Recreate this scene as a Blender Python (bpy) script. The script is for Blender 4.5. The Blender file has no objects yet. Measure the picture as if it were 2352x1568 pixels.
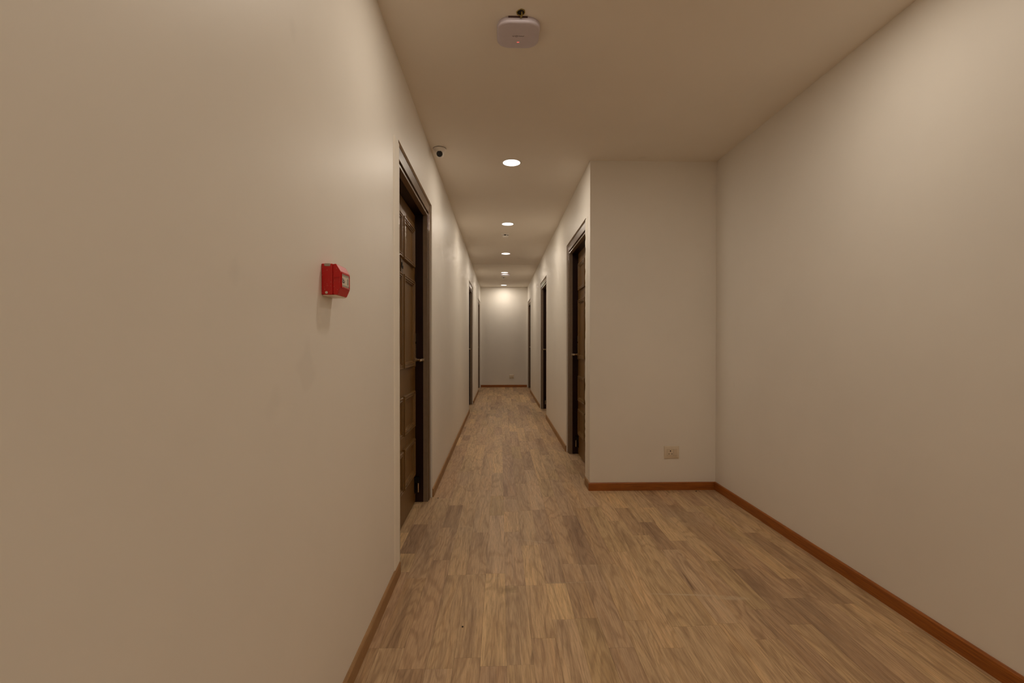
import bpy, bmesh, math, random
from mathutils import Vector, Matrix
random.seed(7)
S = bpy.context.scene
COL = S.collection

# ------------------------------------------------------------------ camera, world, exposure
CAM_Z = 1.17
cd = bpy.data.cameras.new('camera'); cam = bpy.data.objects.new('camera', cd); COL.objects.link(cam)
cd.sensor_fit = 'HORIZONTAL'; cd.sensor_width = 36.0
cd.lens = 1070.0 / 2352.0 * 36.0
cd.shift_y = 10.3 / 2352.0
cd.clip_start = 0.02; cd.clip_end = 60
cam.location = (0, 0, CAM_Z)
cam.rotation_euler = (math.radians(89.5), 0, math.radians(-1.45))
S.camera = cam
w = bpy.data.worlds.new('world'); S.world = w; w.use_nodes = True
w.node_tree.nodes['Background'].inputs[0].default_value = (0.02, 0.018, 0.015, 1)
w.node_tree.nodes['Background'].inputs[1].default_value = 0.3
S.view_settings.view_transform = 'Standard'; S.view_settings.look = 'None'
S.view_settings.exposure = 0.0; S.view_settings.gamma = 1.0
S.view_settings.use_curve_mapping = False
S.cycles.max_bounces = 7; S.cycles.diffuse_bounces = 6; S.cycles.glossy_bounces = 2
S.cycles.sample_clamp_indirect = 4.0; S.cycles.caustics_reflective = False; S.cycles.caustics_refractive = False
S.cycles.use_adaptive_sampling = True; S.cycles.adaptive_threshold = 0.08; S.cycles.adaptive_min_samples = 10; S.cycles.use_denoising = True
LAMP_W = 5.8                      # watts of each downlight
LAMP_COL = (1.0, 0.885, 0.74)

# ------------------------------------------------------------------ helpers
def lin(r, g, b):
    f = lambda c: (c/255)/12.92 if c/255 <= 0.04045 else (((c/255)+0.055)/1.055)**2.4
    return (f(r), f(g), f(b), 1.0)

def box(bm, x0, x1, y0, y1, z0, z1):
    v = [bm.verts.new((x, y, z)) for z in (z0, z1) for y in (y0, y1) for x in (x0, x1)]
    for a in ((0, 2, 3, 1), (4, 5, 7, 6), (0, 1, 5, 4), (2, 6, 7, 3), (0, 4, 6, 2), (1, 3, 7, 5)):
        bm.faces.new([v[i] for i in a])

def prism(bm, a, b):
    """closed solid between two equal vertex loops"""
    va = [bm.verts.new(p) for p in a]; vb = [bm.verts.new(p) for p in b]
    n = len(va)
    bm.faces.new(va); bm.faces.new(list(reversed(vb)))
    for i in range(n):
        bm.faces.new([va[i], vb[i], vb[(i+1) % n], va[(i+1) % n]])

def lathe(bm, prof, M=Matrix(), seg=32):
    """prof = (radius, height) list turned about local z, then moved by M"""
    rings = []
    for r, h in prof:
        if r < 1e-6:
            rings.append([bm.verts.new(M @ Vector((0, 0, h)))])
        else:
            rings.append([bm.verts.new(M @ Vector((r*math.cos(2*math.pi*k/seg), r*math.sin(2*math.pi*k/seg), h))) for k in range(seg)])
    for A, B in zip(rings, rings[1:]):
        for k in range(seg):
            k2 = (k+1) % seg
            if len(A) == 1 and len(B) == 1: continue
            if len(A) == 1: bm.faces.new([A[0], B[k2], B[k]])
            elif len(B) == 1: bm.faces.new([A[k], A[k2], B[0]])
            else: bm.faces.new([A[k], A[k2], B[k2], B[k]])
    if len(rings[0]) > 1: bm.faces.new(list(reversed(rings[0])))
    if len(rings[-1]) > 1: bm.faces.new(rings[-1])

def rrect(wx, wy, r, n=6):
    pts = []
    for cx, cy, a0 in ((wx/2-r, wy/2-r, 0), (-wx/2+r, wy/2-r, 90), (-wx/2+r, -wy/2+r, 180), (wx/2-r, -wy/2+r, 270)):
        for k in range(n+1):
            a = math.radians(a0 + 90*k/n); pts.append((cx+r*math.cos(a), cy+r*math.sin(a)))
    return pts

def loft(bm, loops, cap=True):
    V = [[bm.verts.new(p) for p in L] for L in loops]
    n = len(V[0])
    for A, B in zip(V, V[1:]):
        for i in range(n):
            bm.faces.new([A[i], A[(i+1) % n], B[(i+1) % n], B[i]])
    if cap:
        bm.faces.new(list(reversed(V[0]))); bm.faces.new(V[-1])

def obj(name, bm, m, parent=None, smooth=False, bevel=0.0, **props):
    bmesh.ops.recalc_face_normals(bm, faces=bm.faces[:])
    if bevel > 0:
        es = [e for e in bm.edges if len(e.link_faces) == 2 and e.calc_face_angle(0) > 0.5]
        bmesh.ops.bevel(bm, geom=es, offset=bevel, segments=2, affect='EDGES', profile=0.6)
    me = bpy.data.meshes.new(name); bm.to_mesh(me); bm.free()
    if smooth:
        for p in me.polygons: p.use_smooth = True
        me.set_sharp_from_angle(angle=math.radians(38))
    me.materials.append(m)
    o = bpy.data.objects.new(name, me); COL.objects.link(o)
    if parent is not None: o.parent = parent
    for k, v in props.items(): o[k] = v
    return o

def shift_to(o, p):
    """move the object's origin to p, geometry stays"""
    p = Vector(p)
    o.data.transform(Matrix.Translation(-p)); o.location = p

def empty(name, loc, **props):
    o = bpy.data.objects.new(name, None); COL.objects.link(o); o.location = loc
    o.empty_display_size = 0.1
    for k, v in props.items(): o[k] = v
    return o

def adopt(part, root):
    """part is modelled in world space; parent it to a root standing at root.location"""
    part.parent = root
    part.matrix_parent_inverse = Matrix.Translation(-Vector(root.location))
    return part

# ------------------------------------------------------------------ materials
def new_mat(name):
    m = bpy.data.materials.new(name); m.use_nodes = True
    nt = m.node_tree
    return m, nt, nt.nodes['Principled BSDF']

def N(nt, t, **kw):
    n = nt.nodes.new(t)
    for k, v in kw.items(): setattr(n, k, v)
    return n

def math_node(nt, op, a, b=None, c=None, clamp=False):
    n = N(nt, 'ShaderNodeMath', operation=op); n.use_clamp = clamp
    for i, v in enumerate((a, b, c)):
        if v is None: continue
        if isinstance(v, (int, float)): n.inputs[i].default_value = v
        else: nt.links.new(v, n.inputs[i])
    return n.outputs[0]

def ramp(nt, fac, stops):
    r = N(nt, 'ShaderNodeValToRGB'); e = r.color_ramp.elements
    e[0].position, e[0].color = stops[0]; e[1].position, e[1].color = stops[-1]
    for p, c in stops[1:-1]:
        k = e.new(p); k.color = c
    nt.links.new(fac, r.inputs[0]); return r.outputs[0]

def mix(nt, fac, a, b, mode='MIX'):
    n = N(nt, 'ShaderNodeMix', data_type='RGBA', blend_type=mode)
    for i, v in ((0, fac), (6, a), (7, b)):
        if isinstance(v, (int, float)): n.inputs[i].default_value = v
        elif isinstance(v, tuple): n.inputs[i].default_value = v
        else: nt.links.new(v, n.inputs[i])
    return n.outputs[2]

def coords(nt, scale, offset=None, kind='pos'):
    if kind == 'pos': src = N(nt, 'ShaderNodeNewGeometry').outputs['Position']
    else: src = N(nt, 'ShaderNodeTexCoord').outputs['Object']
    mp = N(nt, 'ShaderNodeMapping'); mp.inputs['Scale'].default_value = scale
    nt.links.new(src, mp.inputs['Vector'])
    if offset is not None:
        ad = N(nt, 'ShaderNodeVectorMath', operation='ADD')
        nt.links.new(mp.outputs[0], ad.inputs[0]); nt.links.new(offset, ad.inputs[1]); return ad.outputs[0]
    return mp.outputs[0]

def noise(nt, vec, scale=1, detail=3, rough=0.5, dist=0.0):
    n = N(nt, 'ShaderNodeTexNoise'); n.inputs['Scale'].default_value = scale
    n.inputs['Detail'].default_value = detail; n.inputs['Roughness'].default_value = rough
    n.inputs['Distortion'].default_value = dist
    nt.links.new(vec, n.inputs['Vector']); return n.outputs['Fac']

def bump(nt, bsdf, h, strength, dist=0.002):
    b = N(nt, 'ShaderNodeBump'); b.inputs['Strength'].default_value = strength; b.inputs['Distance'].default_value = dist
    nt.links.new(h, b.inputs['Height']); nt.links.new(b.outputs[0], bsdf.inputs['Normal'])

def plain(name, col, rough=0.5, metal=0.0, spec=0.5, var=0.06, scale=30):
    m, nt, b = new_mat(name)
    n = noise(nt, coords(nt, (1, 1, 1), kind='obj'), scale, 3)
    d = tuple(c*(1-var) for c in col[:3])+(1,); l = tuple(min(1, c*(1+var)) for c in col[:3])+(1,)
    nt.links.new(ramp(nt, n, [(0.3, d), (0.7, l)]), b.inputs['Base Color'])
    b.inputs['Roughness'].default_value = rough; b.inputs['Metallic'].default_value = metal
    b.inputs['Specular IOR Level'].default_value = spec
    return m

def paint(name, col, rough, bump_s=0.05, spec=0.5, dirt=0.05):
    m, nt, b = new_mat(name)
    big = noise(nt, coords(nt, (1, 1, 1)), 1.1, 4, 0.55)
    d = tuple(c*(1-dirt) for c in col[:3])+(1,)
    c1 = ramp(nt, big, [(0.32, d), (0.62, col)])
    sp = noise(nt, coords(nt, (1, 1, 0.8)), 5.0, 2, 0.4)          # a few scuffs and touched-up spots
    spot = ramp(nt, sp, [(0.745, (0, 0, 0, 1)), (0.80, (1, 1, 1, 1))])
    c2 = mix(nt, math_node(nt, 'MULTIPLY', spot, 0.12), c1, tuple(c*0.6 for c in col[:3])+(1,))
    nt.links.new(c2, b.inputs['Base Color'])
    fine = noise(nt, coords(nt, (1, 1, 1)), 260, 2, 0.6)
    wav = noise(nt, coords(nt, (1, 1, 1)), 9, 2, 0.5)
    h = math_node(nt, 'ADD', math_node(nt, 'MULTIPLY', fine, 0.25), math_node(nt, 'MULTIPLY', wav, 0.04))
    bump(nt, b, h, bump_s, 0.002)
    b.inputs['Roughness'].default_value = rough
    b.inputs['Specular IOR Level'].default_value = spec
    return m

M_WALL = paint('wall_paint', (0.84, 0.80, 0.735, 1), 0.47, 0.02, 0.36)
M_CEIL = paint('ceiling_paint', (0.86, 0.80, 0.715, 1), 0.75, 0.06, 0.2, 0.04)
M_PLASTER = paint('patch_plaster', (0.88, 0.83, 0.74, 1), 0.6, 0.25, 0.3, 0.10)

def plank_material():
    m, nt, b = new_mat('oak_plank')
    oi = N(nt, 'ShaderNodeObjectInfo'); ge = N(nt, 'ShaderNodeNewGeometry')
    rnd = math_node(nt, 'FRACT', math_node(nt, 'ADD', oi.outputs['Random'], math_node(nt, 'MULTIPLY', ge.outputs['Random Per Island'], 3.7)))
    cx = N(nt, 'ShaderNodeCombineXYZ')
    nt.links.new(math_node(nt, 'MULTIPLY', rnd, 57.0), cx.inputs[0]); nt.links.new(math_node(nt, 'MULTIPLY', rnd, 31.0), cx.inputs[1])
    nt.links.new(math_node(nt, 'MULTIPLY', rnd, 17.0), cx.inputs[2])
    off = cx.outputs[0]
    base = ramp(nt, rnd, [(0.0, lin(177, 146, 113)), (0.16, lin(206, 176, 137)), (0.32, lin(189, 157, 125)), (0.5, lin(221, 189, 144)),
                          (0.64, lin(168, 138, 109)), (0.8, lin(210, 180, 145)), (1.0, lin(193, 164, 122))])
    # cathedral rings: bands of a stretched, distorted noise
    ring = noise(nt, coords(nt, (9.0, 1.1, 1), off), 1.0, 2, 0.45, 0.6)
    saw = math_node(nt, 'SINE', math_node(nt, 'MULTIPLY', ring, 62.0))
    band = ramp(nt, math_node(nt, 'MULTIPLY_ADD', saw, 0.5, 0.5), [(0.0, (0.76, 0.72, 0.69, 1)), (0.5, (1, 1, 1, 1))])
    fine = noise(nt, coords(nt, (210, 11.0, 1), off), 1.0, 4, 0.65)
    fibre = ramp(nt, fine, [(0.34, (0.69, 0.65, 0.61, 1)), (0.58, (1.08, 1.07, 1.05, 1))])
    wide = noise(nt, coords(nt, (22, 1.6, 1), off), 1.0, 3, 0.55, 0.3)
    strk = ramp(nt, wide, [(0.30, (0.70, 0.66, 0.64, 1)), (0.50, (1, 1, 1, 1)), (0.72, (1.10, 1.06, 0.98, 1))])
    crack = noise(nt, coords(nt, (34, 1.3, 1), off), 1.0, 2, 0.4, 0.8)
    crk = ramp(nt, crack, [(0.205, (0.42, 0.36, 0.32, 1)), (0.25, (1, 1, 1, 1))])
    c = mix(nt, 0.75, base, band, 'MULTIPLY'); c = mix(nt, 0.8, c, fibre, 'MULTIPLY')
    c = mix(nt, 0.9, c, strk, 'MULTIPLY'); c = mix(nt, 0.8, c, crk, 'MULTIPLY')
    dust = noise(nt, coords(nt, (1, 1, 1)), 2.3, 5, 0.6)
    c = mix(nt, ramp(nt, dust, [(0.45, (0, 0, 0, 1)), (0.75, (0.22, 0.22, 0.22, 1))]), c, lin(176, 156, 130))
    # marks with a place of their own: olive stain, dry water mark and pale scuffs
    wob = noise(nt, coords(nt, (1, 1, 1)), 40, 2)
    def blob(x, y, sx, sy, ang, soft):
        mp = N(nt, 'ShaderNodeMapping', vector_type='TEXTURE'); mp.inputs['Location'].default_value = (x, y, 0)
        mp.inputs['Rotation'].default_value = (0, 0, ang); mp.inputs['Scale'].default_value = (sx, sy, 1)
        nt.links.new(ge.outputs['Position'], mp.inputs['Vector'])
        ln = N(nt, 'ShaderNodeVectorMath', operation='LENGTH')
        nt.links.new(mp.outputs[0], ln.inputs[0])
        d = math_node(nt, 'ADD', ln.outputs['Value'], math_node(nt, 'MULTIPLY_ADD', wob, 0.9, -0.45))
        return ramp(nt, d, [(1.0-soft, (1, 1, 1, 1)), (1.0, (0, 0, 0, 1))])
    c = mix(nt, math_node(nt, 'MULTIPLY', blob(0.035, 2.19, 0.055, 0.045, 0, 0.8), 0.45), c, lin(104, 82, 34))
    for x, y, sx, sy, a, k in ((0.92, 2.12, 0.20, 0.012, -0.10, 0.40), (1.06, 2.09, 0.10, 0.02, -0.05, 0.45), (0.80, 2.13, 0.16, 0.006, -0.06, 0.35),
                               (0.36, 2.25, 0.19, 0.006, 0.04, 0.30), (0.20, 2.72, 0.13, 0.008, -0.3, 0.30), (1.2, 3.05, 0.30, 0.22, 0.2, 0.14),
                               (0.02, 3.42, 0.08, 0.008, 0.5, 0.30), (-0.02, 2.30, 0.06, 0.004, 0.1, 0.35)):
        c = mix(nt, math_node(nt, 'MULTIPLY', blob(x, y, sx, sy, a, 0.7), k), c, lin(205, 185, 155))
    nt.links.new(c, b.inputs['Base Color'])
    b.inputs['Roughness'].default_value = 0.5; b.inputs['Specular IOR Level'].default_value = 0.35
    bump(nt, b, fine, 0.12, 0.001)
    return m
M_PLANK = plank_material()

def wood(name, dark, light, stretch, rough=0.4, spec=0.5, dust=None, amount=0.0, kind='pos'):
    m, nt, b = new_mat(name)
    n1 = noise(nt, coords(nt, stretch, kind=kind), 1.0, 5, 0.65, 0.4)
    c = ramp(nt, n1, [(0.28, dark), (0.7, light)])
    if dust:
        n2 = noise(nt, coords(nt, (7, 7, 7), kind=kind), 1.0, 4, 0.7)
        c = mix(nt, math_node(nt, 'MULTIPLY', n2, amount), c, dust)
    nt.links.new(c, b.inputs['Base Color'])
    b.inputs['Roughness'].default_value = rough; b.inputs['Specular IOR Level'].default_value = spec
    bump(nt, b, n1, 0.06, 0.001)
    return m
M_BASE_X = wood('baseboard_wood', lin(122, 64, 16), lin(176, 104, 34), (6, 90, 150), 0.42)
M_BASE_Y = wood('baseboard_wood_long', lin(122, 64, 16), lin(176, 104, 34), (90, 6, 150), 0.42)
M_BASE_D = wood('baseboard_wood_dusty', lin(122, 80, 42), lin(160, 114, 66), (90, 6, 150), 0.6, 0.3, lin(178, 148, 110), 0.9)
M_LEAF = wood('door_leaf_stain', lin(96, 68, 27), lin(122, 88, 41), (40, 40, 3), 0.36, 0.5)
M_CASE = wood('door_casing_stain', lin(86, 60, 30), lin(108, 80, 46), (40, 40, 5), 0.34, 0.5, lin(120, 105, 88), 0.3)
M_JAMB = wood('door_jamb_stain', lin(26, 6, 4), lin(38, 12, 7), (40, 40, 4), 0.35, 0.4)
M_BEAD = plain('door_bead', lin(128, 110, 92), 0.3)
M_GAP = plain('dark_gap', lin(14, 9, 6), 0.8, var=0.2)
M_SLAB = plain('floor_underlay', lin(96, 74, 50), 0.9)
M_WHITE = plain('white_plastic', lin(232, 226, 218), 0.35, var=0.02)
M_APW = plain('access_point_plastic', lin(205, 196, 205), 0.35, var=0.02)
M_CREAM = plain('switch_plastic', lin(222, 208, 186), 0.3, var=0.02)
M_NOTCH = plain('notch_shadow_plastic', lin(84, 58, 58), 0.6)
M_HOLE = plain('hole_black', lin(22, 16, 12), 0.7, var=0.1)
M_BLACK = plain('black_plastic', lin(16, 16, 18), 0.25, var=0.1)
M_LENS = plain('camera_lens', lin(6, 6, 9), 0.08, var=0.1)
M_STEEL = plain('satin_nickel', lin(196, 176, 148), 0.28, 1.0, var=0.05)
M_BRASS = plain('brass', lin(176, 140, 70), 0.3, 1.0, var=0.05)
M_CHAR = plain('charcoal_print', lin(70, 64, 64), 0.5)
M_BRONZE = plain('bronze_plate', lin(84, 56, 26), 0.35, 0.4)
M_GREY = plain('grey_label', lin(168, 160, 146), 0.5)
M_LABEL = plain('label_white', lin(214, 204, 186), 0.35, var=0.08, scale=120)
M_YELLOW = plain('old_cable', lin(150, 130, 60), 0.5, var=0.2, scale=200)
M_CRUMB = plain('crumb_dark', lin(30, 22, 20), 0.7)

def red_material():
    m, nt, b = new_mat('red_plastic_speckled')
    v = N(nt, 'ShaderNodeTexVoronoi'); v.inputs['Scale'].default_value = 260
    nt.links.new(coords(nt, (1, 1, 0.7), kind='obj'), v.inputs['Vector'])
    k = noise(nt, coords(nt, (1, 1, 1), kind='obj'), 160, 2)
    dots = math_node(nt, 'MULTIPLY', math_node(nt, 'LESS_THAN', v.outputs['Distance'], 0.17), math_node(nt, 'GREATER_THAN', k, 0.5))
    c = mix(nt, math_node(nt, 'MULTIPLY', dots, 0.6), lin(198, 9, 5), lin(235, 190, 170))
    nt.links.new(c, b.inputs['Base Color']); b.inputs['Roughness'].default_value = 0.32
    return m
M_RED = red_material()

def emitter(name, col, strength):
    m, nt, b = new_mat(name)
    b.inputs['Base Color'].default_value = (0.8, 0.8, 0.8, 1)
    b.inputs['Emission Color'].default_value = (*col, 1); b.inputs['Emission Strength'].default_value = strength
    return m
M_LAMP = emitter('downlight_glow', (1.0, 0.93, 0.84), 3.0)
M_LED = emitter('red_led', (1.0, 0.02, 0.04), 1.2)

# ------------------------------------------------------------------ the shell
XL, XR = -0.513, 0.705           # corridor side walls
YA, YE, YB = 3.645, 12.03, -1.7  # alcove wall, end wall, wall behind the camera
H, DH = 2.59, 2.19               # ceiling height, door frame height
RW = lambda y: 1.706 + (YA - y)*0.013      # right wall is a touch out of parallel
TH = 0.22
DOORS_L = [(2.372, 3.515), (7.68, 8.80), (10.84, 11.96)]
DOORS_R = [(3.822, 4.945), (7.11, 8.23), (10.84, 11.96)]

def side_wall(name, x0, x1, ya, yb, doors, label):
    bm = bmesh.new(); y = ya
    for a, b in doors:
        box(bm, x0, x1, y, a, 0, H); box(bm, x0, x1, a, b, DH, H); y = b
    box(bm, x0, x1, y, yb, 0, H)
    bmesh.ops.remove_doubles(bm, verts=bm.verts, dist=1e-5)
    # drop the inner faces where boxes of one wall meet
    seen = {}
    for f in bm.faces[:]:
        seen.setdefault(tuple(sorted(v.index for v in f.verts)), []).append(f)
    return obj(name, bm, M_WALL, kind='structure', label=label, category='wall')

side_wall('wall_left', XL-TH, XL, YB, YE+TH, DOORS_L, 'long beige painted left wall with the red alarm box and three doors')
side_wall('wall_right', XR, XR+TH, YA, YE+TH, DOORS_R, 'beige corridor wall on the right with three recessed doors')
bm = bmesh.new(); box(bm, XL, XR, YE, YE+TH, 0, H)
obj('wall_end', bm, M_WALL, kind='structure', label='small far wall closing off the corridor, with a socket low down', category='wall')
bm = bmesh.new(); box(bm, XR+TH, RW(YA)+TH, YA, YA+TH, 0, H)
bm2 = bm
obj('wall_alcove', bm2, M_WALL, kind='structure', label='beige wall facing the camera between corridor corner and right wall', category='wall')
bm = bmesh.new()
prism(bm, [(RW(YB), YB, 0), (RW(YB)+TH, YB, 0), (RW(YA)+TH, YA, 0), (RW(YA), YA, 0)],
          [(RW(YB), YB, H), (RW(YB)+TH, YB, H), (RW(YA)+TH, YA, H), (RW(YA), YA, H)])
obj('wall_near_right', bm, M_WALL, kind='structure', label='plain beige wall along the right edge of the photo', category='wall')
bm = bmesh.new(); box(bm, XL-TH, RW(YB)+TH, YB-TH, YB, 0, H)
obj('wall_back', bm, M_WALL, kind='structure', label='beige wall behind the camera position', category='wall')

YS = 8.50                        # faint joint across the corridor ceiling
ceil = bpy.data.objects.new('ceiling', None); COL.objects.link(ceil); ceil.location = (0, 0, H)
ceil['kind'] = 'structure'; ceil['label'] = 'plain painted ceiling over the lobby and corridor'; ceil['category'] = 'ceiling'
bm = bmesh.new(); box(bm, XL-TH, RW(YB)+TH, YB-TH, YA+TH, H, H+0.1)
box(bm, XL-TH, XR+TH, YA+TH, YS-0.002, H, H+0.1)
adopt(obj('ceiling_board', bm, M_CEIL), ceil)
bm = bmesh.new(); box(bm, XL-TH, XR+TH, YS, YE+TH, H-0.005, H+0.1)
adopt(obj('ceiling_board', bm, M_CEIL), ceil)

# plaster made good around the nearest door on the left and on the right-hand corner strip
bm = bmesh.new()
zs = [0.062 + (2.165-0.062)*k/40 for k in range(41)]
rg = random.Random(3)
loft(bm, [[(XL-0.002, 2.255+rg.uniform(-.002, .002), z), (XL+0.005, 2.263+rg.uniform(-.002, .002), z), (XL+0.005, 2.366+rg.uniform(-.0025, .0025), z), (XL-0.002, 2.371, z)] for z in zs])
obj('trim_1', bm, M_PLASTER, kind='structure', label='raised strip of patched plaster beside the nearest left door', category='trim')
bm = bmesh.new()
zs = [0.062 + (2.175-0.062)*k/70 for k in range(71)]
loft(bm, [[(XR+0.002, 3.735+rg.uniform(-.002, .002), z), (XR-0.003, 3.742, z), (XR-0.003, 3.832+rg.uniform(-.012, .012), z), (XR+0.002, 3.829+rg.uniform(-.012, .012), z)] for z in zs])
obj('trim_2', bm, M_PLASTER, kind='structure', label='ragged plaster edge between the alcove corner and nearest right door', category='trim')

# ------------------------------------------------------------------ floor of oak staves
floor = bpy.data.objects.new('floor', None); COL.objects.link(floor)
floor['kind'] = 'structure'; floor['label'] = 'worn oak-look plank floor with staggered short staves'; floor['category'] = 'floor'
bm = bmesh.new(); box(bm, XL-TH, RW(YB)+TH, YB-TH, YA+TH, -0.06, -0.006); box(bm, XL-TH, XR+TH, YA+TH, YE+TH, -0.06, -0.006)
obj('underlay', bm, M_SLAB, floor)
PW, P0 = 0.0975, -0.073
fy = lambda py: 1.17*1070.0/(py-784.6)          # image row of a joint -> distance along the floor
JOINTS = {  # row index -> joints read off the photograph
 -5: [1203, 1270, 1487], -4: [1143.4, 1194, 1326.4, 1487], -3: [1211, 1286, 1536.6], -2: [1210, 1320.5, 1537], -1: [1223, 1319.7],
 0: [1184, 1318, 1533], 1: [1176, 1222.5, 1347, 1531], 2: [1254, 1346.7], 3: [1172, 1251, 1342.8, 1427], 4: [1142, 1298, 1340, 1425],
 5: [1186, 1300, 1495], 6: [1299.6, 1432], 7: [1166.5, 1271, 1497.5], 8: [1199, 1448], 9: [1233, 1445.6], 10: [1267.6, 1442],
 11: [1247, 1481], 12: [1295, 1410.8], 13: [1315, 1447], 14: [1180, 1385], 15: [1339], 16: [1159, 1230, 1400], 17: [1252, 1470], 18: [1300]}
pieces = []
rg = random.Random(21)
def row_cuts(i, y0, y1):
    known = sorted(fy(p) for p in JOINTS.get(i, []))
    cuts = list(known) if known else [rg.uniform(1.5, 2.2)]
    y = cuts[-1]
    while y < y1:
        y += rg.choice((0.32, 0.40, 0.46, 0.55, 0.62, 0.70, 0.82)); cuts.append(y)
    y = cuts[0]
    while y > y0:
        y -= rg.choice((0.40, 0.55, 0.62, 0.82, 0.9)); cuts.append(y)
    cuts = sorted(c for c in cuts if y0+0.06 < c < y1-0.06)
    return [y0]+cuts+[y1]
def add_row(i, xa, xb, y0, y1):
    c = row_cuts(i, y0, y1)
    for a, b in zip(c, c[1:]): pieces.append((xa, xb, a, b))
def in_doors(ya, yb, doors):
    out = []; y = ya
    for a, b in doors:
        if a > y: out.append((y, a, False))
        out.append((a, b, True)); y = b
    out.append((y, yb, False)); return out
for i in range(-6, 19):
    a, b = P0+i*PW, P0+(i+1)*PW
    if i == -6:
        for d0, d1 in DOORS_L: add_row(i, -0.640, b, d0, d1)
    elif i == -5:
        c = row_cuts(i, YB, YE)
        for s0, s1, dr in in_doors(YB, YE, DOORS_L):
            cc = [s0]+[y for y in c if s0+0.05 < y < s1-0.05]+[s1]
            for p, q in zip(cc, cc[1:]): pieces.append((a if dr else XL, b, p, q))
    elif b < XR+0.01: add_row(i, a, b if i < 7 else XR, YB, YE)
    else:
        xb = min(b, 1.79)
        if i == 8:
            add_row(i, XR, xb, YB, YA)
            for d0, d1 in DOORS_R: add_row(88, XR, b, d0, d1); add_row(89, b, 0.832, d0, d1)
        elif a < 1.70: add_row(i, a, min(b, 1.705) if i >= 18 else b, YB, YA)
add_row(19, P0+18*PW if False else 1.705, 1.776, YB, YA)
# unit stave shared by all pieces
bm = bmesh.new(); g = 0.0
def stave_mesh():
    bm = bmesh.new(); box(bm, -0.5, 0.5, -0.5, 0.5, 0, 1)
    me = bpy.data.meshes.new('plank'); bmesh.ops.recalc_face_normals(bm, faces=bm.faces[:]); bm.to_mesh(me); bm.free(); me.materials.append(M_PLANK); return me
UNIT = stave_mesh()
def pxsize(p):
    y = (p[2]+p[3])/2
    vis = p[3] > 1.55
    if not vis: return -1
    y = max(y, 1.6); area = (p[1]-p[0])*(p[3]-p[2])/(y**3)
    return area
pieces.sort(key=pxsize, reverse=True)
GAP = 0.00028
for k, (x0, x1, y0, y1) in enumerate(pieces[:300]):
    o = bpy.data.objects.new('plank', UNIT); COL.objects.link(o); o.parent = floor
    o.location = ((x0+x1)/2, (y0+y1)/2, -0.006)
    o.scale = (x1-x0-2*GAP, y1-y0-2*GAP, 0.006 - rg.uniform(0, 0.0002))
bm = bmesh.new()
for x0, x1, y0, y1 in pieces[300:]:
    box(bm, x0+GAP, x1-GAP, y0+GAP, y1-GAP, -0.006, -rg.uniform(0, 0.0002))
far = obj('planks', bm, M_PLANK, floor); far['kind'] = 'stuff'

# ------------------------------------------------------------------ baseboards
BH, BT = 0.062, 0.011
def bboard(name, pts, m, label, nx, ny):
    """pts: two floor points along the wall; (nx, ny) points into the room"""
    (xa, ya), (xb, yb) = pts
    sec = [(0, 0), (BT, 0), (BT, BH-0.006), (BT-0.004, BH), (0, BH)]
    bm = bmesh.new()
    prism(bm, [(xa+nx*d, ya+ny*d, z) for d, z in sec], [(xb+nx*d, yb+ny*d, z) for d, z in sec])
    return obj(name, bm, m, kind='structure', label=label, category='baseboard')
bboard('baseboard_left', [(XL, YB), (XL, 2.355)], M_BASE_D, 'dusty brown baseboard below the red alarm box', 1, 0)
bboard('baseboard_left', [(XL, 3.52), (XL, 7.675)], M_BASE_D, 'dusty baseboard between first and second doors on the left', 1, 0)
bboard('baseboard_left', [(XL, 8.805), (XL, 10.835)], M_BASE_D, 'short baseboard between second and third doors on the left', 1, 0)
bboard('baseboard_right', [(XR, YA+0.002), (XR, 3.812)], M_BASE_D, 'tiny dusty baseboard piece wrapping the corridor corner', -1, 0)
bboard('baseboard_right', [(XR, 4.95), (XR, 7.105)], M_BASE_D, 'dusty baseboard between first and second doors on the right', -1, 0)
bboard('baseboard_right', [(XR, 8.235), (XR, 10.835)], M_BASE_D, 'short baseboard between second and third doors on the right', -1, 0)
bboard('baseboard_end', [(XL+0.013, YE), (XR-0.013, YE)], M_BASE_X, 'reddish brown baseboard across the far end wall', 0, -1)
bboard('baseboard_alcove', [(XR-BT, YA), (RW(YA)-0.012, YA)], M_BASE_X, 'orange-brown baseboard under the nearby wall socket', 0, -1)
bboard('baseboard_near_right', [(RW(YB), YB), (RW(YA), YA)], M_BASE_Y, 'long orange-brown baseboard running along the right wall', -1, 0)

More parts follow.
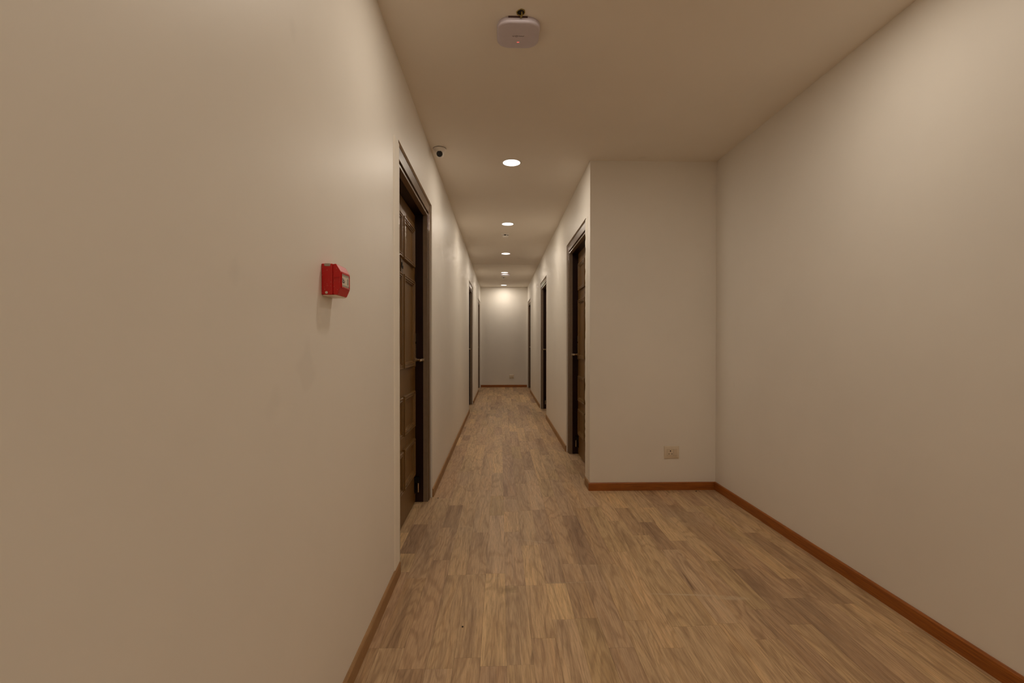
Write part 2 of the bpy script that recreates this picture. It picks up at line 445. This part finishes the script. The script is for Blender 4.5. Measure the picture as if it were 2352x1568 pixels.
# ------------------------------------------------------------------ doors
def make_door(n, side, y0, y1, label):
    D = y1-y0
    if side == 'L': T = lambda u, v, z: Vector((XL-v, y0+u, z))
    else:           T = lambda u, v, z: Vector((XR+v, y0+u, z))
    base = T(D/2, 0.06, 0)
    root = empty('door_%d' % n, base, kind='structure', label=label, category='door')
    def put(name, bm, m, parent=None, **k):
        o = obj(name, bm, m, **k)
        o.data.transform(Matrix.Translation(-base)); o.parent = parent or root
        return o
    def board(which, o0, o1, v0, v1):
        bm = bmesh.new()
        if which == 'head':
            A = [(o0, DH-o0), (o1, DH-o1)]; B = [(D-o0, DH-o0), (D-o1, DH-o1)]
        elif which == 'far':
            A = [(D-o0, 0), (D-o1, 0)]; B = [(D-o0, DH-o0), (D-o1, DH-o1)]
        else:
            A = [(o0, 0), (o1, 0)]; B = [(o0, DH-o0), (o1, DH-o1)]
        f = lambda L: [T(L[0][0], v0, L[0][1]), T(L[1][0], v0, L[1][1]), T(L[1][0], v1, L[1][1]), T(L[0][0], v1, L[0][1])]
        prism(bm, f(A), f(B)); return bm
    for wh in ('near', 'head', 'far'):
        put('casing', board(wh, 0.0004, 0.072, 0.012, 0.16), M_CASE, bevel=0.002)
        put('groove', board(wh, 0.072, 0.086, 0.034, 0.16), M_GAP)
        put('bead', board(wh, 0.0862, 0.1000, 0.016, 0.05), M_BEAD, bevel=0.0015)
        put('jamb', board(wh, 0.0862, 0.1005, 0.0505, 0.16), M_JAMB)
    # leaf
    u0, u1, vf, vb = 0.103, D-0.103, 0.107, 0.147
    zt = DH-0.104
    bm = bmesh.new()
    prism(bm, [T(u0, vf, .009), T(u1, vf, .009), T(u1, vf, zt), T(u0, vf, zt)], [T(u0, vb, .009), T(u1, vb, .009), T(u1, vb, zt), T(u0, vb, zt)])
    leaf = put('leaf', bm, M_LEAF)
    wpan = (u1-u0-0.08*2-0.042)/2
    prof = [(0.0, 0.0), (0.0, 0.014), (0.003, 0.018), (0.010, 0.018), (0.012, 0.013), (0.017, 0.013), (0.019, 0.016), (0.024, 0.016),
            (0.026, 0.010), (0.033, 0.009), (0.036, 0.003), (0.040, 0.0015), (0.040, 0.0)]
    for c0 in (u1-0.08-wpan, u0+0.08):
        c1 = c0+wpan
        for za, zb in ((1.695, 1.968), (1.000, 1.599), (0.568, 0.824), (0.224, 0.485)):
            bm = bmesh.new()
            loops = []
            for d, h in prof:
                loops.append([T(c0+d, vf-h, za+d), T(c1-d, vf-h, za+d), T(c1-d, vf-h, zb-d), T(c0+d, vf-h, zb-d)])
            V = [[bm.verts.new(p) for p in L] for L in loops]
            for A, B in zip(V, V[1:]+V[:1]):
                for i in range(4): bm.faces.new([A[i], A[(i+1) % 4], B[(i+1) % 4], B[i]])
            put('panel_molding', bm, M_LEAF, leaf)
    # lever handle on a long plate
    uc = u1-0.026
    bm = bmesh.new()
    loft(bm, [[T(uc+a, v, 1.114+b) for a, b in rrect(w_, 0.25*k, 0.012*k)] for v, w_, k in ((vf, 0.040, 1), (vf-0.006, 0.040, 1), (vf-0.009, 0.034, 0.97))])
    hp = put('handle_plate', bm, M_STEEL, leaf, smooth=True)
    A = Matrix.Translation(T(uc, vf-0.008, 1.040)) @ (T(0, -1, 0)-T(0, 0, 0)).to_track_quat('Z', 'Y').to_matrix().to_4x4()
    bm = bmesh.new()
    lathe(bm, [(0.015, 0), (0.015, 0.006), (0.009, 0.010), (0.0085, 0.040), (0.012, 0.043), (0.012, 0.060), (0.009, 0.063)], A, 20)
    B = Matrix.Translation(T(uc+0.004, vf-0.059, 1.040)) @ (T(-1, 0, 0)-T(0, 0, 0)).to_track_quat('Z', 'Y').to_matrix().to_4x4()
    lathe(bm, [(0.006, 0), (0.0095, 0.003), (0.009, 0.05), (0.010, 0.10), (0.0085, 0.118), (0.0, 0.121)], B, 16)
    put('lever', bm, M_STEEL, leaf, smooth=True, label='satin nickel lever handle')
    bm = bmesh.new()
    lathe(bm, [(0.0085, 0), (0.0085, 0.004), (0.0, 0.0045)], Matrix.Translation(T(uc, vf-0.008, 1.165)) @ (T(0, -1, 0)-T(0, 0, 0)).to_track_quat('Z', 'Y').to_matrix().to_4x4(), 16)
    put('keyhole', bm, M_BLACK, leaf)
    # foot stop
    us = u1-0.035
    bm = bmesh.new()
    prism(bm, [T(us-.016, vf, .075), T(us+.016, vf, .075), T(us+.016, vf, .198), T(us-.016, vf, .198)], [T(us-.016, vf-.005, .075), T(us+.016, vf-.005, .075), T(us+.016, vf-.005, .198), T(us-.016, vf-.005, .198)])
    prism(bm, [T(us-.015, vf-.005, .158), T(us+.015, vf-.005, .158), T(us+.015, vf-.005, .196), T(us-.015, vf-.005, .196)], [T(us-.015, vf-.034, .152), T(us+.015, vf-.034, .152), T(us+.015, vf-.034, .194), T(us-.015, vf-.034, .194)])
    st = put('door_stop', bm, M_BLACK, leaf, bevel=0.0015, label='black foot-operated door stop')
    bm = bmesh.new(); lathe(bm, [(0.005, 0), (0.005, 0.075), (0.0035, 0.078)], Matrix.Translation(T(us, vf-.026, .083)), 12)
    put('stop_rod', bm, M_STEEL, leaf, smooth=True)
    # spy-hole plate between the two upper columns of panels
    um = (u0+u1)/2
    bm = bmesh.new()
    prism(bm, [T(um-.030, vf, 1.607), T(um+.030, vf, 1.607), T(um+.030, vf, 1.690), T(um-.030, vf, 1.690)], [T(um-.030, vf-.004, 1.607), T(um+.030, vf-.004, 1.607), T(um+.030, vf-.004, 1.690), T(um-.030, vf-.004, 1.690)])
    put('name_plate', bm, M_BRONZE, leaf, bevel=0.001)
    bm = bmesh.new()
    for a, b, z0, z1 in ((-.022, -.016, 1.635, 1.668), (-.016, -.006, 1.648, 1.654), (-.006, 0, 1.635, 1.668), (.010, .022, 1.632, 1.650)):
        prism(bm, [T(um+a, vf-.004, z0), T(um+b, vf-.004, z0), T(um+b, vf-.004, z1), T(um+a, vf-.004, z1)], [T(um+a, vf-.008, z0), T(um+b, vf-.008, z0), T(um+b, vf-.008, z1), T(um+a, vf-.008, z1)])
    put('plate_marks', bm, M_BLACK, leaf)
    bm = bmesh.new()
    lathe(bm, [(0.008, 0), (0.008, 0.004), (0.005, 0.009), (0, 0.010)], Matrix.Translation(T(um+.006, vf, 1.592)) @ (T(0, -1, 0)-T(0, 0, 0)).to_track_quat('Z', 'Y').to_matrix().to_4x4(), 14)
    put('spy_hole', bm, M_BRASS, leaf, smooth=True)
    return root

make_door(1, 'L', *DOORS_L[0], 'nearest dark panelled door, set into the left wall past the alarm box')
make_door(2, 'L', *DOORS_L[1], 'second dark door along the left corridor wall')
make_door(3, 'L', *DOORS_L[2], 'farthest dark door on the left, beside the end wall')
make_door(4, 'R', *DOORS_R[0], 'nearest dark panelled door on the right, next to the alcove corner')
make_door(5, 'R', *DOORS_R[1], 'second dark door along the right corridor wall')
make_door(6, 'R', *DOORS_R[2], 'farthest dark door on the right, beside the end wall')

# ------------------------------------------------------------------ downlights
def downlight(x, y, z, label, power=1.0):
    r = empty('downlight', (x, y, z), label=label, category='light', group='recessed ceiling downlights')
    bm = bmesh.new()
    seg = 48; pr = [(0.068, 0.0), (0.068, -0.0035), (0.074, -0.0045), (0.080, -0.003), (0.082, 0.0)]
    V = [[bm.verts.new((a*math.cos(2*math.pi*k/seg), a*math.sin(2*math.pi*k/seg), h)) for k in range(seg)] for a, h in pr]
    for A, B in zip(V, V[1:]):
        for k in range(seg): bm.faces.new([A[k], A[(k+1) % seg], B[(k+1) % seg], B[k]])
    obj('trim_ring', bm, M_WHITE, r, smooth=True)
    bm = bmesh.new(); lathe(bm, [(0.0678, -0.0005), (0.0678, -0.003), (0.0, -0.0038)], seg=48)
    obj('diffuser', bm, M_LAMP, r)
    ld = bpy.data.lights.new('lamp_light', 'AREA'); ld.shape = 'DISK'; ld.size = 0.134; ld.spread = math.radians(180)
    ld.energy = LAMP_W*power; ld.color = LAMP_COL
    lo = bpy.data.objects.new('lamp_light', ld); COL.objects.link(lo); lo.parent = r; lo.location = (0, 0, -0.0055)
    return r
names = ['glowing round downlight nearest the camera in the corridor row', 'second glowing downlight of the corridor row, before the smoke detector',
         'third glowing downlight of the corridor row', 'fourth glowing downlight, just before the distant access point', 'smallest, farthest glowing downlight by the end wall']
for y, nm in zip((3.70, 5.62, 7.50, 9.512, 11.616), names):
    downlight(0.09, y, H if y < YS else H-0.005, nm)
for x, y, nm in ((0.09, 1.76, 'downlight of the corridor row above the alarm box, out of view'), (1.13, 1.80, 'downlight over the lobby that brightens the ceiling at top right'),
                 (0.09, -0.85, 'unseen fill lamp added behind the camera, corridor side'), (1.13, -0.85, 'unseen fill lamp added behind the camera, lobby side')):
    downlight(x, y, H, nm, {1.76: 0.78, 1.80: 0.68}.get(y, 0.25 if x < 0.5 else 1.5))  # the pair behind the camera is unseen, added as fill light

# ------------------------------------------------------------------ access points
def access_point(x, y, z, label, near):
    r = empty('access_point', (x, y, z), label=label, category='access point', group='ceiling access points')
    def L(wd, rr, h): return [(a, b, h) for a, b in rrect(wd, wd*0.97, rr, 8)]
    bm = bmesh.new()
    loft(bm, [L(0.186, 0.053, 0), L(0.188, 0.054, -0.006), L(0.193, 0.056, -0.008), L(0.193, 0.056, -0.0145)])
    obj('back_shell', bm, M_APW, r, smooth=True)
    bm = bmesh.new()
    loft(bm, [L(0.1925, 0.056, -0.0147), L(0.1925, 0.056, -0.019), L(0.190, 0.055, -0.0225), L(0.184, 0.054, -0.0250), L(0.174, 0.052, -0.0262), L(0.10, 0.04, -0.0270)])
    obj('front_cover', bm, M_APW, r, smooth=True)
    if near:
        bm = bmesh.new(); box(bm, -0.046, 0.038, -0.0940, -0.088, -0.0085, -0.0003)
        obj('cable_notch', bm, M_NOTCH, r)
        bm = bmesh.new()          # printed mark: small ring between thin strokes
        z0 = -0.0273
        for k in range(24):
            a0, a1 = 2*math.pi*k/24, 2*math.pi*(k+1)/24
            P = lambda rr, a: (-0.008+rr*math.cos(a), 0.0+rr*math.sin(a), z0)
            bm.faces.new([bm.verts.new(P(0.0052, a0)), bm.verts.new(P(0.0052, a1)), bm.verts.new(P(0.0068, a1)), bm.verts.new(P(0.0068, a0))])
        def stroke(xa, ya, xb, yb, t=0.0011):
            d = Vector((xb-xa, yb-ya, 0)).normalized(); n_ = Vector((-d.y, d.x, 0))*t
            a = Vector((xa, ya, z0)); b = Vector((xb, yb, z0))
            bm.faces.new([bm.verts.new(p) for p in (a-n_, b-n_, b+n_, a+n_)])
        for s in ((-.026, -.003, -.022, .003), (-.022, .003, -.017, -.003), (-.012, 0, -.004, 0), (.001, 0, .006, -.002), (.006, -.002, .010, .002), (.010, .002, .014, -.002),
                  (.014, -.002, .018, .002), (.018, .002, .022, -.001), (.022, .002, .027, -.004)): stroke(*s)
        obj('logo', bm, M_CHAR, r)
        bm = bmesh.new(); box(bm, -0.004, 0.006, 0.040, 0.0435, -0.0275, -0.0260)
        obj('indicator_led', bm, M_LED, r)
    return r
access_point(0.082, 2.135, H, 'white square wireless access point on the near ceiling', True)
access_point(0.105, 9.76, H-0.005, 'distant white access point on the ceiling behind the fourth downlight', False)

# hole in the ceiling with the cable beside the near access point
r = empty('cable_hole', (0.089, 2.018, H), label='small ragged cable hole in the ceiling beside the near access point', category='hole')
bm = bmesh.new(); seg = 20; rg2 = random.Random(4)
V = [[], [], []]
for k in range(seg):
    a = 2*math.pi*k/seg; e = 1+rg2.uniform(-.12, .12)
    for q, (rad, h) in enumerate(((0.0205*e, -0.0005), (0.0185*e, -0.003), (0.0155*e, -0.0008))): V[q].append(bm.verts.new((rad*math.cos(a), rad*math.sin(a), h)))
for A, B in zip(V, V[1:]):
    for k in range(seg): bm.faces.new([A[k], A[(k+1) % seg], B[(k+1) % seg], B[k]])
obj('rim', bm, M_YELLOW, r, smooth=True)
bm = bmesh.new(); lathe(bm, [(0.0158, -0.0004), (0.0158, -0.0010), (0, -0.0010)], seg=20); obj('hollow', bm, M_HOLE, r)
def tube(bm, pts, rad, seg=8):
    rings = []
    for i, p in enumerate(pts):
        p = Vector(p); d = (Vector(pts[min(i+1, len(pts)-1)])-Vector(pts[max(i-1, 0)])).normalized()
        q = d.to_track_quat('Z', 'Y')
        rings.append([p+q @ Vector((rad*math.cos(2*math.pi*k/seg), rad*math.sin(2*math.pi*k/seg), 0)) for k in range(seg)])
    loft(bm, rings)
bm = bmesh.new(); tube(bm, [(0.004, -0.004, -0.001), (0.005, -0.002, -0.008), (0.004, 0.010, -0.012), (0.0, 0.0195, -0.010)], 0.003)
obj('cable', bm, M_YELLOW, r, smooth=True)

# ------------------------------------------------------------------ dome camera
r = empty('security_camera', (-0.445, 3.45, H), label='small white dome camera with black lens by the left ceiling edge', category='camera')
bm = bmesh.new(); lathe(bm, [(0.0, 0), (0.044, 0), (0.047, -0.003), (0.047, -0.007), (0.045, -0.009), (0.042, -0.016), (0.034, -0.030), (0.027, -0.034), (0, -0.034)], seg=40)
obj('base', bm, M_WHITE, r, smooth=True)
bm = bmesh.new(); lathe(bm, [(0.0475, -0.0005), (0.0482, -0.001), (0.0482, -0.0022), (0.0470, -0.0028)], seg=40)
obj('seam', bm, M_CHAR, r)
ctr = Vector((0.002, -0.004, -0.040)); look = Vector((0.02, -1.0, -0.36)).normalized()
bm = bmesh.new()
lathe(bm, [(0.031*math.sin(math.pi*k/18), -0.031*math.cos(math.pi*k/18)) for k in range(0, 15)]+[(0.0238, 0.0212), (0.0, 0.0212)], Matrix.Translation(ctr) @ look.to_track_quat('Z', 'Y').to_matrix().to_4x4(), 36)
obj('ball', bm, M_WHITE, r, smooth=True)
bm = bmesh.new()
lathe(bm, [(0.0215, 0.0205), (0.0215, 0.024), (0.019, 0.0245), (0.010, 0.0235), (0, 0.0235)], Matrix.Translation(ctr) @ look.to_track_quat('Z', 'Y').to_matrix().to_4x4(), 36)
obj('lens', bm, M_LENS, r, smooth=True, label='black glossy lens face')

# ------------------------------------------------------------------ smoke detectors
def detector(x, y, z, label):
    r = empty('smoke_detector', (x, y, z), label=label, category='smoke detector', group='ceiling smoke detectors')
    bm = bmesh.new(); lathe(bm, [(0.0, 0), (0.055, 0), (0.056, -0.004), (0.054, -0.010), (0.048, -0.014), (0.044, -0.016), (0, -0.016)], seg=40)
    obj('base', bm, M_WHITE, r, smooth=True)
    bm = bmesh.new(); lathe(bm, [(0.0, -0.016), (0.036, -0.016), (0.036, -0.030), (0, -0.030)], seg=32)
    obj('sensing_chamber', bm, M_HOLE, r)
    bm = bmesh.new(); lathe(bm, [(0.0, -0.029), (0.038, -0.029), (0.040, -0.033), (0.034, -0.042), (0.022, -0.046), (0, -0.047)], seg=40)
    obj('cap', bm, M_WHITE, r, smooth=True)
    for k in range(10):
        a = 2*math.pi*k/10+0.2
        if 3.6 < a % (2*math.pi) < 5.5 and k % 2: continue
        bm = bmesh.new(); box(bm, 0.033, 0.041, -0.006, 0.006, -0.031, -0.014)
        o = obj('rib', bm, M_WHITE, r); o.rotation_euler = (0, 0, a)
    return r
detector(0.068, 6.14, H, 'white smoke detector on the ceiling after the second downlight')
detector(0.078, 10.16, H-0.005, 'distant white smoke detector past the far access point')

# ------------------------------------------------------------------ manual call point (modelled with x out of the wall)
r = empty('fire_alarm', (XL, 1.352, 1.306), label='red manual fire alarm box with white label on the left wall', category='fire alarm')
W_, HT = 0.088, 0.089
bm = bmesh.new(); box(bm, 0.0, 0.032, 0.0, W_, 0.0, HT)
obj('back_box', bm, M_RED, r, bevel=0.0025)
bm = bmesh.new(); box(bm, 0.002, 0.042, 0.004, W_-0.004, -0.0035, 0.0002)
obj('bottom_lip', bm, M_CREAM, r, bevel=0.001, label='cream lower lip of the box')
bm = bmesh.new()      # cover with sloped top and bottom bands
sec = [(0.0325, 0.001), (0.044, -0.0005), (0.053, 0.020), (0.0535, 0.068), (0.041, HT), (0.0325, HT-0.001)]
prism(bm, [(x, 0.0015, z) for x, z in sec], [(x, W_-0.0015, z) for x, z in sec])
obj('cover', bm, M_RED, r, bevel=0.0015)
bm = bmesh.new(); lathe_pts = None
def plate(bm, x, y0, y1, z0, z1, t=0.0006): box(bm, x, x+t, y0, y1, z0, z1)
bm = bmesh.new()
for a in ((0.008, 0.080, 0.0620, 0.0655), (0.008, 0.080, 0.0215, 0.0245), (0.008, 0.0115, 0.0245, 0.0620), (0.0765, 0.080, 0.0245, 0.0620)):
    box(bm, 0.0528, 0.0555, a[0], a[1], a[2], a[3])
obj('window_rim', bm, M_RED, r)
bm = bmesh.new(); plate(bm, 0.0534, 0.0115, 0.0765, 0.0245, 0.0620)
lab = obj('label_card', bm, M_LABEL, r, label='white printed card behind the break glass')
for z0, z1 in ((0.0560, 0.0610), (0.0262, 0.0305)):
    bm = bmesh.new(); plate(bm, 0.0541, 0.0135, 0.0755, z0, z1, 0.0003)
    obj('printed_bar', bm, M_GREY, lab)
for y0, y1, z0, z1 in ((0.018, 0.023, 0.036, 0.050), (0.023, 0.032, 0.036, 0.040), (0.026, 0.031, 0.042, 0.047), (0.034, 0.037, 0.038, 0.044), (0.062, 0.066, 0.034, 0.052)):
    bm = bmesh.new(); plate(bm, 0.0541, y0, y1, z0, z1, 0.0003)
    obj('printed_symbol', bm, M_CHAR, lab)
bm = bmesh.new()
loft(bm, [[(0.017+a, -0.0003, 0.0855+b) for a, b in rrect(0.018, 0.0085, 0.0035)], [(0.017+a, -0.0016, 0.0855+b) for a, b in rrect(0.016, 0.0070, 0.003)]])
obj('knockout_cap', bm, M_GREY, r, label='grey knock-out cap')
bm = bmesh.new(); lathe(bm, [(0.0038, 0), (0.0038, 0.001), (0, 0.0012)], Matrix.Translation((0.0145, -0.0002, 0.006)) @ Matrix.Rotation(math.pi/2, 4, 'X'), 12)
obj('test_hole', bm, M_LABEL, r)
bm = bmesh.new()
for z in (0.0500, 0.0445): box(bm, 0.0335, 0.0515, -0.0001, 0.0016, z, z+0.0008)
obj('cover_seam', bm, M_RED, r)

# ------------------------------------------------------------------ socket outlets
def outlet(x, y, z, label):
    r = empty('wall_socket', (x, y, z), label=label, category='socket', group='wall sockets with switch')
    def L(wd, ht, rr, d): return [(a, -d, b) for a, b in rrect(wd, ht, rr, 4)]
    bm = bmesh.new(); loft(bm, [L(0.118, 0.098, 0.004, 0), L(0.118, 0.098, 0.004, 0.006), L(0.110, 0.090, 0.003, 0.0095)])
    obj('cover_plate', bm, M_CREAM, r, smooth=True)
    bm = bmesh.new(); box(bm, -0.0375, 0.0425, -0.0099, -0.0090, -0.025, 0.025); obj('module_frame', bm, M_GREY, r)
    bm = bmesh.new(); box(bm, -0.0365, 0.0145, -0.0110, -0.0095, -0.024, 0.024)
    ins = obj('socket_insert', bm, M_CREAM, r, bevel=0.0007)
    for px, pz, rad in ((-0.011, 0.0110, 0.0048), (-0.023, -0.0120, 0.0036), (0.001, -0.0120, 0.0036)):
        bm = bmesh.new(); lathe(bm, [(rad, 0), (rad, 0.0004), (0, 0.0004)], Matrix.Translation((px, -0.0110, pz)) @ Matrix.Rotation(math.pi/2, 4, 'X'), 14)
        obj('pin_hole', bm, M_HOLE, ins)
    bm = bmesh.new()
    prism(bm, [(0.0165, -0.0096, -0.024), (0.0415, -0.0096, -0.024), (0.0415, -0.0096, 0.024), (0.0165, -0.0096, 0.024)],
              [(0.0165, -0.0108, -0.0235), (0.0415, -0.0108, -0.0235), (0.0415, -0.0140, 0.0235), (0.0165, -0.0140, 0.0235)])
    obj('rocker_switch', bm, M_CREAM, r, bevel=0.0006)
    return r
outlet(1.353, YA, 0.299, 'cream three-pin wall socket with switch on the near alcove wall')
outlet(0.293, YE, 0.281, 'tiny cream wall socket low on the far end wall')

# ------------------------------------------------------------------ crumbs of dirt on the floor
def crumb(x, y, s, label):
    bm = bmesh.new(); bmesh.ops.create_icosphere(bm, subdivisions=1, radius=s)
    q = random.Random(int(x*1000)+5)
    for v in bm.verts: v.co *= q.uniform(0.7, 1.2); v.co.z *= 0.6
    zmin = min(v.co.z for v in bm.verts)
    o = obj('crumb', bm, M_CRUMB, label=label, category='debris'); o.location = (x, y, -zmin-0.0002)
crumb(1.533, 3.60, 0.006, 'dark crumb on the floor below the wall socket baseboard')
crumb(-0.466, 3.49, 0.0045, 'dark crumb on the floor by the nearest left door casing')
crumb(-0.155, 1.906, 0.004, 'dark speck lying on the planks at the bottom of the photo')
